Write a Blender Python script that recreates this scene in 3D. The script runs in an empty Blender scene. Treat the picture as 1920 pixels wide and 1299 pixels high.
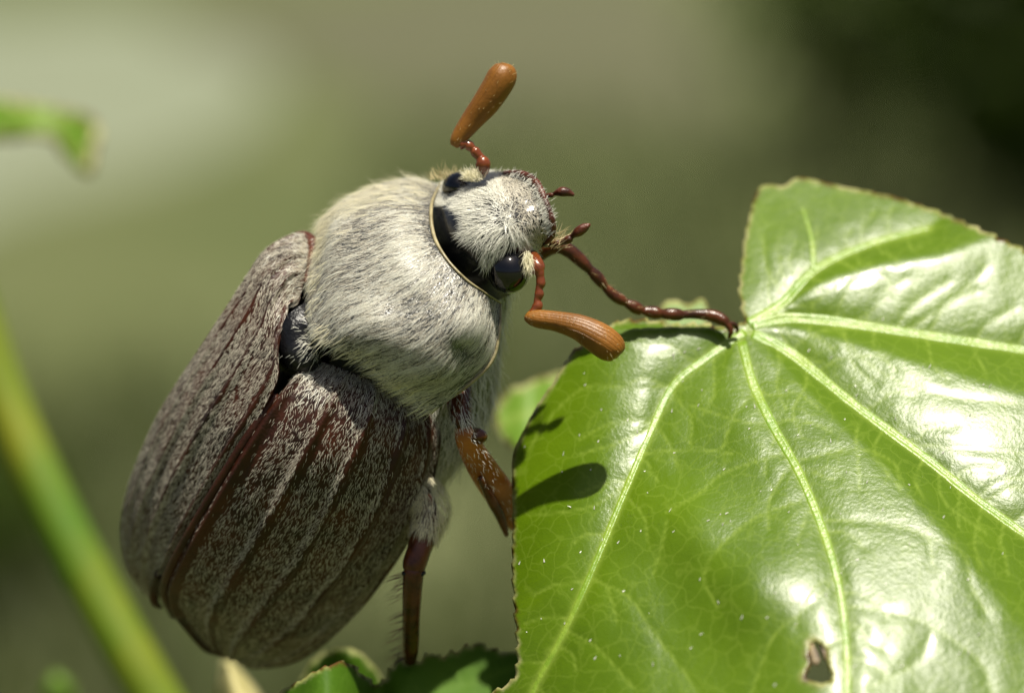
import bpy, math, random
import numpy as np
from mathutils import Vector
from mathutils.geometry import delaunay_2d_cdt

# ---------------------------------------------------------------- camera, sky, sun, exposure
# one unit is one centimetre; the beetle is about 2.7 cm long
sc = bpy.context.scene
sc.unit_settings.system = 'METRIC'
sc.unit_settings.scale_length = 0.01
RES = 400.0            # photograph pixels per centimetre in the plane of focus
DIST = 20.0            # camera to plane of focus
PITCH = math.radians(9)
HEIGHT = 40.0          # plane centre above the ground
ORIGIN = np.array([0.0, 0.0, HEIGHT])
VIEW = np.array([0.0, math.cos(PITCH), -math.sin(PITCH)])
UP = np.array([0.0, math.sin(PITCH), math.cos(PITCH)])
RIGHT = np.array([1.0, 0.0, 0.0])

cam_data = bpy.data.cameras.new('camera')
cam = bpy.data.objects.new('camera', cam_data)
sc.collection.objects.link(cam)
sc.camera = cam
cam.location = Vector(ORIGIN - VIEW * DIST)
cam.rotation_euler = (math.pi / 2 - PITCH, 0, 0)
cam_data.sensor_width = 36
cam_data.lens = 36 * DIST / 4.8
cam_data.clip_start = 0.5
cam_data.clip_end = 60000
cam_data.dof.use_dof = True
cam_data.dof.focus_distance = DIST - 0.02
cam_data.dof.aperture_fstop = cam_data.lens / 1000 / 0.56

SUN = np.array([0.12, -0.35, 0.92])
SUN /= np.linalg.norm(SUN)
sun_w = SUN[0] * RIGHT + SUN[1] * VIEW + SUN[2] * UP
world = bpy.data.worlds.new('World')
sc.world = world
world.use_nodes = True
wn = world.node_tree
sky = wn.nodes.new('ShaderNodeTexSky')
sky.sky_type = 'NISHITA'
sky.sun_disc = False
sky.air_density = 0.8
sky.dust_density = 4.0
sky.ozone_density = 0.6
sky.sun_elevation = math.asin(sun_w[2])
sky.sun_rotation = math.atan2(sun_w[0], sun_w[1])
wn.nodes['Background'].inputs['Strength'].default_value = 0.05
wn.links.new(sky.outputs[0], wn.nodes['Background'].inputs['Color'])

sun_data = bpy.data.lights.new('sun', 'SUN')
sun_data.energy = 5.0
sun_data.angle = math.radians(1.2)
sun_data.color = (1.0, 0.945, 0.81)
sun = bpy.data.objects.new('sun', sun_data)
sc.collection.objects.link(sun)
sun.rotation_euler = Vector(sun_w).to_track_quat('Z', 'Y').to_euler()
sun.location = Vector(sun_w * 500)

sc.view_settings.view_transform = 'Standard'
sc.view_settings.look = 'None'
sc.view_settings.exposure = 0.58
sc.view_settings.gamma = 1.0
sc.cycles.use_denoising = True
sc.cycles.max_bounces = 6
sc.cycles.transparent_max_bounces = 4

rng = np.random.default_rng(7)
random.seed(7)

# ---------------------------------------------------------------- helpers
def P(a):
    """photo pixel x, pixel y, depth behind the plane of focus -> x right, y away, z up (cm)"""
    a = np.asarray(a, float)
    s = (DIST + a[..., 2]) / DIST
    return np.stack([(a[..., 0] - 960) / RES * s, a[..., 2], (649.5 - a[..., 1]) / RES * s], -1)

def to_world(v):
    v = np.asarray(v, float)
    return v[..., :1] * RIGHT + v[..., 1:2] * VIEW + v[..., 2:3] * UP + ORIGIN

def catmull(pts, t):
    """Catmull-Rom through pts (n, k) at parameters t in 0..n-1"""
    pts = np.asarray(pts, float)
    n = len(pts)
    ext = np.vstack([2 * pts[0] - pts[1], pts, 2 * pts[-1] - pts[-2]])
    t = np.clip(np.asarray(t, float), 0, n - 1 - 1e-9)
    i = np.floor(t).astype(int)
    f = (t - i)[:, None]
    a, b, c, d = ext[i], ext[i + 1], ext[i + 2], ext[i + 3]
    return 0.5 * (2 * b + (c - a) * f + (2 * a - 5 * b + 4 * c - d) * f ** 2 + (3 * b - a - 3 * c + d) * f ** 3)

def curve(pts, n):
    return catmull(pts, np.linspace(0, len(pts) - 1, n))

def net(ctrl, nu, nv):
    ctrl = np.asarray(ctrl, float)
    a = np.stack([curve(r, nv) for r in ctrl])                 # rows, nv, 3
    b = np.stack([curve(a[:, j], nu) for j in range(nv)], 1)   # nu, nv, 3
    return b

def unit(v):
    return v / (np.linalg.norm(v, axis=-1, keepdims=True) + 1e-12)

def grid_normals(G):
    du = np.gradient(G, axis=0)
    dv = np.gradient(G, axis=1)
    n = unit(np.cross(du, dv))
    if np.mean(n[..., 1]) > 0:
        n = -n
    return n

def wobble(p, scale, seed=0, octaves=3):
    """smooth pseudo noise in -1..1 for points p (n, k)"""
    r = np.random.default_rng(100 + seed)
    out = np.zeros(p.shape[:-1])
    amp, tot = 1.0, 0.0
    for o in range(octaves):
        for _ in range(4):
            k = r.normal(size=p.shape[-1]) * (2 ** o) / scale
            out += amp * np.sin(p @ k + r.uniform(0, 6.28)) / 4 * 1.6
        tot += amp
        amp *= 0.55
    return np.clip(out / tot, -1, 1)

def link(o, parent=None):
    sc.collection.objects.link(o)
    if parent is not None:
        o.parent = parent
    return o

def base_of(parent):
    b = np.zeros(3)
    while parent is not None:
        b = b + np.array(parent.location)
        parent = parent.parent
    return b

def mesh_obj(name, verts, faces, mat, parent=None, smooth=True, origin=None, world_space=False):
    """verts in the photo frame; faces a list of index lists or an (n, k) array"""
    w = np.asarray(verts, float) if world_space else to_world(verts)
    loc = np.zeros(3)
    if parent is None:
        loc = np.array(origin) if origin is not None else w.mean(0) * [1, 1, 0] + [0, 0, w[:, 2].min()]
    w = w - (base_of(parent) if parent is not None else loc)
    me = bpy.data.meshes.new(name)
    if isinstance(faces, np.ndarray):
        faces = faces.tolist()
    me.from_pydata(w.tolist(), [], faces)
    me.update()
    if smooth:
        me.shade_smooth()
    me.materials.append(mat)
    o = bpy.data.objects.new(name, me)
    o.location = loc
    link(o, parent)
    return o

def thing(name, label, cat, base, group=None):
    o = bpy.data.objects.new(name, None)
    o.empty_display_size = 0.2
    o.location = Vector(to_world(np.array(base, float)))
    o['label'] = label
    o['category'] = cat
    if group:
        o['group'] = group
    return link(o)

def tag(o, label=None, cat=None, group=None, kind=None):
    for k, v in (('label', label), ('category', cat), ('group', group), ('kind', kind)):
        if v:
            o[k] = v
    return o

def grid_faces(nu, nv, off=0, close_v=False):
    i, j = np.meshgrid(np.arange(nu - 1), np.arange(nv if close_v else nv - 1), indexing='ij')
    j2 = (j + 1) % nv
    f = np.stack([i * nv + j, (i + 1) * nv + j, (i + 1) * nv + j2, i * nv + j2], -1).reshape(-1, 4)
    return f + off

def shell(G, thick):
    """grid surface with real thickness (below the outer face)"""
    nu, nv = G.shape[:2]
    N = grid_normals(G)
    V = np.concatenate([G.reshape(-1, 3), (G - N * thick).reshape(-1, 3)])
    n = nu * nv
    f = grid_faces(nu, nv)
    k = np.arange(n).reshape(nu, nv)
    loop = np.concatenate([k[0, :-1], k[:-1, -1], k[-1, :0:-1], k[:0:-1, 0]])
    lp2 = np.roll(loop, -1)
    side = np.stack([loop, lp2, lp2 + n, loop + n], -1)
    return V, np.concatenate([f, f[:, ::-1] + n, side])

def tube(path, seg=14, n=40, flat=None, cap=True, bumps=None):
    """path rows: px, py, depth, radius in px; returns verts, faces"""
    c = curve(path, n)
    if bumps is not None:
        c[:, 3] *= bumps(np.linspace(0, 1, n))
    ctr = P(c[:, :3])
    r = c[:, 3] / RES
    T = unit(np.gradient(ctr, axis=0))
    ref = np.array([0, -1.0, 0])
    A = unit(np.cross(T, ref) + 1e-6)
    B = unit(np.cross(A, T))
    an = np.linspace(0, 2 * np.pi, seg, endpoint=False)
    fl = 1.0 if flat is None else flat
    V = ctr[:, None] + r[:, None, None] * (np.cos(an)[None, :, None] * A[:, None] + fl * np.sin(an)[None, :, None] * B[:, None])
    V = V.reshape(-1, 3)
    F = grid_faces(n, seg, close_v=True).tolist()
    if cap:
        V = np.vstack([V, ctr[0] - T[0] * r[0] * 0.5, ctr[-1] + T[-1] * r[-1] * 0.5])
        a, b = len(V) - 2, len(V) - 1
        for j in range(seg):
            F.append([a, j, (j + 1) % seg])
            F.append([b, (n - 1) * seg + (j + 1) % seg, (n - 1) * seg + j])
    return V, F

def ribbons(P0, D, N, length, width, lift, curl, segs=2, side_curl=None):
    """tapered hairs: P0 roots, D directions, N surface normals"""
    n = len(P0)
    length = np.broadcast_to(length, n)[:, None]
    width = np.broadcast_to(width, n)[:, None]
    lift = np.broadcast_to(lift, n)[:, None]
    curl = np.broadcast_to(curl, n)[:, None]
    S = unit(np.cross(N, D))
    sc_ = np.zeros((n, 1)) if side_curl is None else side_curl[:, None]
    rows = []
    for k in range(segs + 1):
        s = k / segs
        c = P0 + length * (D * np.cos(lift) * s + N * (np.sin(lift) * s - curl * s * s) + S * sc_ * s * s)
        if k < segs:
            w = width * (1.0 - 0.55 * s) * 0.5
            rows += [c - S * w, c + S * w]
        else:
            rows += [c]
    m = len(rows)
    V = np.stack(rows, 1).reshape(-1, 3)
    b = (np.arange(n) * m)[:, None]
    F = []
    for k in range(segs - 1):
        F.append(b + np.array([2 * k, 2 * k + 1, 2 * k + 3, 2 * k + 2])[None])
    tri = b + np.array([2 * segs - 2, 2 * segs - 1, 2 * segs])[None]
    quads = np.concatenate(F).tolist() if F else []
    return V, quads + tri.tolist()

def sample(G, count, mask=None):
    """random points on a grid surface, even by area, thinned by mask(u, v, p)"""
    nu, nv = G.shape[:2]
    N = grid_normals(G)
    Tu = unit(np.gradient(G, axis=0))
    Tv = unit(np.gradient(G, axis=1))
    area = np.linalg.norm(np.cross(np.gradient(G, axis=0), np.gradient(G, axis=1)), axis=-1)
    w = area[:-1, :-1].ravel()
    idx = rng.choice(len(w), size=count, p=w / w.sum())
    i, j = idx // (nv - 1), idx % (nv - 1)
    fu, fv = rng.random(count), rng.random(count)
    def bil(A):
        a = fu[:, None]; b = fv[:, None]
        return A[i, j] * (1 - a) * (1 - b) + A[i + 1, j] * a * (1 - b) + A[i, j + 1] * (1 - a) * b + A[i + 1, j + 1] * a * b
    u = (i + fu) / (nu - 1); v = (j + fv) / (nv - 1)
    p = bil(G)
    keep = np.ones(count, bool)
    if mask is not None:
        keep = rng.random(count) < mask(u, v, p)
    return u[keep], v[keep], p[keep], unit(bil(N))[keep], unit(bil(Tu))[keep], unit(bil(Tv))[keep]

# ---------------------------------------------------------------- materials
def new_mat(name):
    m = bpy.data.materials.new(name)
    m.use_nodes = True
    nt = m.node_tree
    return m, nt, nt.nodes['Principled BSDF'], nt.nodes['Material Output']

def noise_node(nt, scale, detail=4, rough=0.6, coord='Object', stretch=None):
    tc = nt.nodes.new('ShaderNodeTexCoord')
    n = nt.nodes.new('ShaderNodeTexNoise')
    n.inputs['Scale'].default_value = scale
    n.inputs['Detail'].default_value = detail
    n.inputs['Roughness'].default_value = rough
    if stretch:
        mp = nt.nodes.new('ShaderNodeMapping')
        mp.inputs['Scale'].default_value = stretch
        nt.links.new(tc.outputs[coord], mp.inputs[0])
        nt.links.new(mp.outputs[0], n.inputs['Vector'])
    else:
        nt.links.new(tc.outputs[coord], n.inputs['Vector'])
    return n

def ramp(nt, src, stops):
    r = nt.nodes.new('ShaderNodeValToRGB')
    el = r.color_ramp.elements
    while len(el) < len(stops):
        el.new(0.5)
    for e, (p, c) in zip(el, stops):
        e.position = p
        e.color = (*c, 1)
    nt.links.new(src, r.inputs[0])
    return r

def bump(nt, bsdf, src, strength, dist):
    b = nt.nodes.new('ShaderNodeBump')
    b.inputs['Strength'].default_value = strength
    b.inputs['Distance'].default_value = dist
    nt.links.new(src, b.inputs['Height'])
    nt.links.new(b.outputs[0], bsdf.inputs['Normal'])
    return b

def simple(name, c1, c2, scale, rough=0.4, spec=0.5, bump_s=0.0, bump_scale=60, coat=0.0, stretch=None, lo=0.35, hi=0.65):
    m, nt, b, out = new_mat(name)
    n = noise_node(nt, scale, stretch=stretch)
    r = ramp(nt, n.outputs['Fac'], [(lo, c1), (hi, c2)])
    nt.links.new(r.outputs[0], b.inputs['Base Color'])
    b.inputs['Roughness'].default_value = rough
    b.inputs['Specular IOR Level'].default_value = spec
    b.inputs['Coat Weight'].default_value = coat
    if bump_s:
        n2 = noise_node(nt, bump_scale, 3)
        bump(nt, b, n2.outputs['Fac'], bump_s, 0.01)
    return m

def hair_mat(name, c1, c2, rough=0.5, trans=0.3, spec=0.5):
    m, nt, b, out = new_mat(name)
    g = nt.nodes.new('ShaderNodeNewGeometry')
    r = ramp(nt, g.outputs['Random Per Island'], [(0.0, c1), (1.0, c2)])
    nt.links.new(r.outputs[0], b.inputs['Base Color'])
    b.inputs['Roughness'].default_value = rough
    b.inputs['Specular IOR Level'].default_value = spec
    t = nt.nodes.new('ShaderNodeBsdfTranslucent')
    nt.links.new(r.outputs[0], t.inputs['Color'])
    mx = nt.nodes.new('ShaderNodeMixShader')
    mx.inputs[0].default_value = trans
    nt.links.new(b.outputs[0], mx.inputs[1])
    nt.links.new(t.outputs[0], mx.inputs[2])
    nt.links.new(mx.outputs[0], out.inputs['Surface'])
    return m

def leaf_mat(name, dark, light, vein=(0.22, 0.32, 0.05), rough=0.33, spec=0.5, trans=0.25, edge=(0.30, 0.26, 0.10), fine=True, coat=0.0):
    """colours: noise green, paler veins (attribute vein), brownish pale rim (attribute rim)"""
    m, nt, b, out = new_mat(name)
    n = noise_node(nt, 1.6, 5)
    r = ramp(nt, n.outputs['Fac'], [(0.3, dark), (0.7, light)])
    col = r.outputs[0]
    if fine:
        tc = nt.nodes.new('ShaderNodeTexCoord')
        vo = nt.nodes.new('ShaderNodeTexVoronoi')
        vo.feature = 'DISTANCE_TO_EDGE'
        vo.inputs['Scale'].default_value = 11
        nd = noise_node(nt, 6, 2)
        va = nt.nodes.new('ShaderNodeMixRGB')
        va.inputs[0].default_value = 0.12
        nt.links.new(tc.outputs['Object'], va.inputs[1])
        nt.links.new(nd.outputs['Color'], va.inputs[2])
        nt.links.new(va.outputs[0], vo.inputs['Vector'])
        rr = ramp(nt, vo.outputs['Distance'], [(0.0, (0.17, 0.17, 0.17)), (0.07, (0, 0, 0))])
        mxv = nt.nodes.new('ShaderNodeMixRGB')
        nt.links.new(rr.outputs[0], mxv.inputs[0])
        nt.links.new(col, mxv.inputs[1])
        mxv.inputs[2].default_value = (*vein, 1)
        col = mxv.outputs[0]
    for attr, c in (('vein', vein), ('rim', edge)):
        a = nt.nodes.new('ShaderNodeAttribute')
        a.attribute_name = attr
        mx = nt.nodes.new('ShaderNodeMixRGB')
        nt.links.new(a.outputs['Fac'], mx.inputs[0])
        nt.links.new(col, mx.inputs[1])
        if attr == 'rim':
            nr = noise_node(nt, 9, 2)
            r2 = ramp(nt, nr.outputs['Fac'], [(0.42, (0.10, 0.035, 0.012)), (0.5, edge), (0.62, (0.45, 0.42, 0.2))])
            nt.links.new(r2.outputs[0], mx.inputs[2])
        else:
            mx.inputs[2].default_value = (*c, 1)
        col = mx.outputs[0]
    nt.links.new(col, b.inputs['Base Color'])
    b.inputs['Roughness'].default_value = rough
    b.inputs['Specular IOR Level'].default_value = spec
    b.inputs['Coat Weight'].default_value = coat
    b.inputs['Coat Roughness'].default_value = 0.14
    n2 = noise_node(nt, 55, 3)
    n3 = noise_node(nt, 14, 3)
    ad = nt.nodes.new('ShaderNodeMath')
    ad.operation = 'MULTIPLY_ADD'
    nt.links.new(n3.outputs['Fac'], ad.inputs[0])
    ad.inputs[1].default_value = 1.6
    nt.links.new(n2.outputs['Fac'], ad.inputs[2])
    bump(nt, b, ad.outputs[0], 0.42, 0.004)
    t = nt.nodes.new('ShaderNodeBsdfTranslucent')
    hs = nt.nodes.new('ShaderNodeHueSaturation')
    hs.inputs['Value'].default_value = 1.5
    nt.links.new(col, hs.inputs['Color'])
    nt.links.new(hs.outputs[0], t.inputs['Color'])
    mx = nt.nodes.new('ShaderNodeMixShader')
    mx.inputs[0].default_value = trans
    nt.links.new(b.outputs[0], mx.inputs[1])
    nt.links.new(t.outputs[0], mx.inputs[2])
    nt.links.new(mx.outputs[0], out.inputs['Surface'])
    return m

M = {}
M['elytron'] = simple('elytron_chitin', (0.013, 0.004, 0.002), (0.056, 0.013, 0.004), 5, rough=0.42, spec=0.3, bump_s=0.5, bump_scale=70)
M['pronotum'] = simple('pronotum_chitin', (0.025, 0.026, 0.025), (0.09, 0.088, 0.08), 16, rough=0.22, spec=0.5, bump_s=0.5, bump_scale=60)
M['head'] = simple('head_chitin', (0.006, 0.007, 0.008), (0.016, 0.016, 0.016), 8, rough=0.2, spec=0.5, bump_s=0.1, bump_scale=50)
M['black'] = simple('black_chitin', (0.004, 0.004, 0.005), (0.012, 0.012, 0.013), 12, rough=0.26, spec=0.3, bump_s=0.5)
M['eye'] = simple('eye_black', (0.002, 0.002, 0.003), (0.004, 0.004, 0.005), 12, rough=0.07, spec=0.6)
M['rim'] = simple('rim_red_brown', (0.035, 0.009, 0.004), (0.11, 0.026, 0.009), 12, rough=0.38, spec=0.5, bump_s=0.8, bump_scale=40)
M['beige'] = simple('beige_membrane', (0.16, 0.13, 0.06), (0.36, 0.31, 0.17), 14, rough=0.35, bump_s=0.4)
M['leg'] = simple('leg_brown', (0.030, 0.010, 0.004), (0.110, 0.030, 0.008), 9, rough=0.24, spec=0.4, bump_s=0.3, bump_scale=45)
M['tibia'] = simple('tibia_orange', (0.24, 0.068, 0.010), (0.42, 0.135, 0.02), 6, rough=0.32, spec=0.5, bump_s=0.4, bump_scale=45)
M['antenna'] = simple('antenna_orange', (0.155, 0.060, 0.006), (0.245, 0.098, 0.010), 6, rough=0.42, spec=0.4, bump_s=0.25, bump_scale=70)
M['funicle'] = simple('funicle_red', (0.10, 0.022, 0.006), (0.20, 0.05, 0.012), 9, rough=0.2, spec=0.6, bump_s=0.2)
M['body'] = simple('body_cuticle', (0.10, 0.11, 0.05), (0.20, 0.21, 0.10), 4, rough=0.45, bump_s=0.4)
M['hair_white'] = hair_mat('hair_white', (0.53, 0.52, 0.45), (0.87, 0.86, 0.76), rough=0.38)
M['hair_cream'] = hair_mat('hair_cream', (0.66, 0.61, 0.40), (0.88, 0.84, 0.64))
M['hair_grey'] = hair_mat('hair_grey', (0.42, 0.385, 0.305), (0.72, 0.67, 0.55))
M['hair_gold'] = hair_mat('hair_gold', (0.45, 0.36, 0.16), (0.66, 0.56, 0.32))
M['leaf'] = leaf_mat('leaf_green', (0.073, 0.138, 0.002), (0.110, 0.192, 0.003), vein=(0.27, 0.37, 0.05), edge=(0.30, 0.30, 0.10), rough=0.33, spec=0.34, coat=0.10)
M['leaf_vein'] = simple('leaf_vein', (0.13, 0.235, 0.010), (0.21, 0.30, 0.03), 8, rough=0.38, bump_s=0.5, bump_scale=35)
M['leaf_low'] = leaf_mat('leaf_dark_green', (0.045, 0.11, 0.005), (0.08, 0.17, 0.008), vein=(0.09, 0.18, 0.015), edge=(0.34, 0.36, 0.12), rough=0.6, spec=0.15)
M['leaf_far'] = leaf_mat('leaf_soft', (0.10, 0.20, 0.010), (0.16, 0.28, 0.02), rough=0.5, fine=False)
M['stem'] = simple('stem_green', (0.060, 0.130, 0.003), (0.150, 0.168, 0.005), 1.2, rough=0.65, spec=0.25, stretch=(1, 1, 0.35), bump_s=0.2)
M['tan'] = simple('dry_bract', (0.36, 0.32, 0.12), (0.46, 0.42, 0.2), 4, rough=0.6)
M['hole_rim'] = simple('leaf_scar', (0.06, 0.04, 0.03), (0.34, 0.26, 0.12), 14, rough=0.6, bump_s=0.5)

# ---------------------------------------------------------------- ground and far background
def ground_material():
    m, nt, b, out = new_mat('ground_meadow')
    tc = nt.nodes.new('ShaderNodeTexCoord')
    n1 = noise_node(nt, 0.035, 3)
    r1 = ramp(nt, n1.outputs['Fac'], [(0.36, (0.056, 0.075, 0.012)), (0.52, (0.082, 0.098, 0.024)), (0.66, (0.098, 0.110, 0.038))])
    n2 = noise_node(nt, 0.6, 5)
    mx = nt.nodes.new('ShaderNodeMixRGB')
    mx.blend_type = 'MULTIPLY'
    mx.inputs[0].default_value = 0.5
    r2 = ramp(nt, n2.outputs['Fac'], [(0.3, (0.5, 0.5, 0.45)), (0.7, (1, 1, 1))])
    nt.links.new(r1.outputs[0], mx.inputs[1])
    nt.links.new(r2.outputs[0], mx.inputs[2])
    nt.links.new(mx.outputs[0], b.inputs['Base Color'])
    b.inputs['Roughness'].default_value = 0.9
    bump(nt, b, n2.outputs['Fac'], 0.6, 0.6)
    return m

S = 30000.0
gx = np.array([-S, -3000, -400, -120, -40, 0, 40, 120, 400, 3000, S])
gv = np.array([[x, y, 0.0] for x in gx for y in gx])
g = mesh_obj('ground', gv, grid_faces(11, 11), ground_material(), world_space=True, origin=(0, 0, 0))
tag(g, kind='structure')

def ground_at(px, py):
    """the spot of the ground seen at a photo pixel"""
    d = (px - 960) / RES * RIGHT + (649.5 - py) / RES * UP + DIST * VIEW
    o = ORIGIN - VIEW * DIST
    return o + d * (-o[2] / d[2])

def patch(name, label_cat, mat, px, py, rx, ry, seed):
    c = ground_at(px, py)
    r = np.random.default_rng(seed)
    an = np.linspace(0, 2 * np.pi, 48, endpoint=False)
    rad = 1 + 0.18 * np.sin(3 * an + r.uniform(0, 6)) + 0.1 * np.sin(5 * an + r.uniform(0, 6))
    V = [[c[0], c[1], 1.2]]
    for k, h in ((0.5, 1.0), (0.85, 0.6), (1.0, -0.3)):
        for a, q in zip(an, rad):
            V.append([c[0] + math.cos(a) * rx * q * k, c[1] + math.sin(a) * ry * q * k, h])
    F = [[0, 1 + j, 1 + (j + 1) % 48] for j in range(48)]
    for k in range(2):
        for j in range(48):
            F.append([1 + k * 48 + j, 1 + (k + 1) * 48 + j, 1 + (k + 1) * 48 + (j + 1) % 48, 1 + k * 48 + (j + 1) % 48])
    o = mesh_obj(name, np.array(V), F, mat, world_space=True, origin=(c[0], c[1], 0))
    tag(o, kind='structure')
    return o

M['gravel'] = simple('pale_gravel', (0.135, 0.155, 0.095), (0.18, 0.20, 0.13), 0.5, rough=0.9, bump_s=0.5, bump_scale=2)
M['earth'] = simple('bare_earth', (0.060, 0.063, 0.025), (0.080, 0.081, 0.036), 0.4, rough=0.9, bump_s=0.5, bump_scale=2)
patch('gravel_path', None, M['gravel'], -190, 230, 30, 170, 3)
M['dry'] = simple('dry_grass', (0.13, 0.15, 0.06), (0.17, 0.185, 0.08), 0.5, rough=0.9, bump_s=0.5, bump_scale=2)
patch('dry_grass_patch', None, M['dry'], 900, 1060, 12, 22, 8)
patch('bare_earth', None, M['earth'], 900, 40, 34, 120, 5)

M['bush_leaf'] = hair_mat('bush_leaf', (0.030, 0.055, 0.004), (0.065, 0.105, 0.008), rough=0.6, trans=0.35, spec=0.3)
M['bark'] = simple('bark', (0.03, 0.022, 0.014), (0.07, 0.05, 0.03), 1.0, rough=0.8, bump_s=0.5, bump_scale=4)

def shrub(label, cx, cy, rx, ry, rz, leaves, leaf, seed, mat=None):
    r = np.random.default_rng(seed)
    t = bpy.data.objects.new('shrub', None)
    t.location = (cx, cy, 0)
    t['label'] = label; t['category'] = 'shrub'; t['group'] = 'shrubs behind the leaf'
    link(t)
    # twigs from the base into the crown
    V, F = [], []
    for k in range(14):
        a = r.uniform(0, 6.28); e = r.uniform(0.35, 1.0)
        tip = np.array([math.cos(a) * rx * e * 0.8, math.sin(a) * ry * e * 0.8, rz * r.uniform(0.9, 1.7)])
        mid = tip * [0.4, 0.4, 0.5]
        for s, (q, w) in enumerate(((np.zeros(3), 1.0), (mid, 0.6), (tip, 0.2))):
            for j in range(5):
                V.append(q + [math.cos(j * 1.2566) * w, math.sin(j * 1.2566) * w, 0])
        o = k * 15
        for s in range(2):
            for j in range(5):
                F.append([o + s * 5 + j, o + s * 5 + (j + 1) % 5, o + s * 5 + 5 + (j + 1) % 5, o + s * 5 + 5 + j])
    mesh_obj('branches', np.array(V) + [cx, cy, 0], F, M['bark'], t, world_space=True)
    u = unit(r.normal(size=(leaves, 3))) * (r.random((leaves, 1)) ** 0.4)
    u *= 1 + 0.25 * wobble(u * 2, 1.0, seed)[:, None]
    c = u * [rx, ry, rz] + [0, 0, rz]
    c[:, 2] = np.abs(c[:, 2])
    d = unit(r.normal(size=(leaves, 3)) + [0, 0, -0.3]); nn = unit(np.cross(d, r.normal(size=(leaves, 3))))
    s = unit(np.cross(nn, d)); L = leaf * r.uniform(0.6, 1.2, (leaves, 1))
    V = np.stack([c, c + d * L * 0.5 + s * L * 0.3, c + d * L + nn * L * -0.15, c + d * L * 0.5 - s * L * 0.3], 1).reshape(-1, 3)
    F = (np.arange(leaves)[:, None] * 4 + np.array([[0, 1, 2, 3]]))
    o = mesh_obj('foliage', V + [cx, cy, 0], F, mat or M['bush_leaf'], t, world_space=True)
    o['kind'] = 'stuff'
    return t

a = ground_at(1960, 470)
shrub('large dark green shrub growing behind the top of the glossy leaf', a[0] + 3, a[1] + 6, 15, 15, 19, 5200, 3.2, 11)
shrub('sparse green shrub standing beside the large dark one', a[0] - 13, a[1] + 40, 11, 14, 20, 420, 3.4, 17)
a = ground_at(-60, 1230)
shrub('low dark green shrub growing near the ground behind the slanting stem', a[0] - 7, a[1] + 5, 11, 12, 5, 4000, 2.5, 12)

# blades of grass over the visible stretch of meadow
nb = 14000
yy = 130 + 480 * rng.random(nb) ** 1.5
xx = (rng.random(nb) - 0.5) * 0.6 * (yy + 20)
P0 = np.stack([xx, yy, np.zeros(nb)], 1)
keep = ~((np.abs(xx + 55) < 42) & (yy > 230)) & ~((np.abs(xx) < 30) & (yy > 380))
P0 = P0[keep]; nb = len(P0)
D = unit(np.concatenate([rng.normal(size=(nb, 2)) * 0.35, np.ones((nb, 1))], 1))
V, F = ribbons(P0, D, unit(np.concatenate([rng.normal(size=(nb, 2)), np.full((nb, 1), 0.2)], 1)), rng.uniform(3, 9, nb), 0.5, 0.2, 0.5, 3)
M['grass'] = hair_mat('grass_blades', (0.055, 0.075, 0.012), (0.094, 0.110, 0.034), rough=0.6)
o = mesh_obj('grass', V, F, M['grass'], world_space=True, origin=(0, 0, 0))
tag(o, 'blurred olive green grass covering the ground in the background', 'grass', kind='stuff')

# ---------------------------------------------------------------- leaves
def poly_dist(p, lines):
    """distance of points (n,2) to polylines, nearest over all"""
    best = np.full(len(p), 1e9)
    for L in lines:
        L = np.asarray(L, float)
        for a, b in zip(L[:-1], L[1:]):
            ab = b - a
            t = np.clip(((p - a) @ ab) / (ab @ ab + 1e-9), 0, 1)
            best = np.minimum(best, np.linalg.norm(p - (a + t[:, None] * ab), axis=1))
    return best

def inside(p, poly):
    x, y = p[:, 0], p[:, 1]
    r = np.zeros(len(p), bool)
    q = np.roll(poly, -1, axis=0)
    for (x1, y1), (x2, y2) in zip(poly, q):
        if y1 == y2:
            continue
        c = ((y1 > y) != (y2 > y)) & (x < (x2 - x1) * (y - y1) / (y2 - y1) + x1)
        r ^= c
    return r

def outline(pts, step, tooth, period, seed, closed=True):
    pts = np.asarray(pts, float)
    c = curve(np.vstack([pts, pts[:1]]), len(pts) * 40)
    s = np.concatenate([[0], np.cumsum(np.linalg.norm(np.diff(c, axis=0), axis=1))])
    n = int(s[-1] / step)
    t = np.linspace(0, s[-1], n, endpoint=False)
    q = np.stack([np.interp(t, s, c[:, k]) for k in range(2)], 1)
    tan = unit(np.roll(q, -1, 0) - np.roll(q, 1, 0))
    nor = np.stack([tan[:, 1], -tan[:, 0]], 1)
    r = np.random.default_rng(seed)
    ph = np.cumsum(r.uniform(0.5, 1.5, n)) * step / period * 2 * np.pi
    saw = ((ph / (2 * np.pi)) % 1.0)
    amp = tooth * (0.6 + 0.5 * np.sin(t / 130.0 + seed))
    return q + nor * (amp * (saw - 0.5))[:, None]

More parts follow.
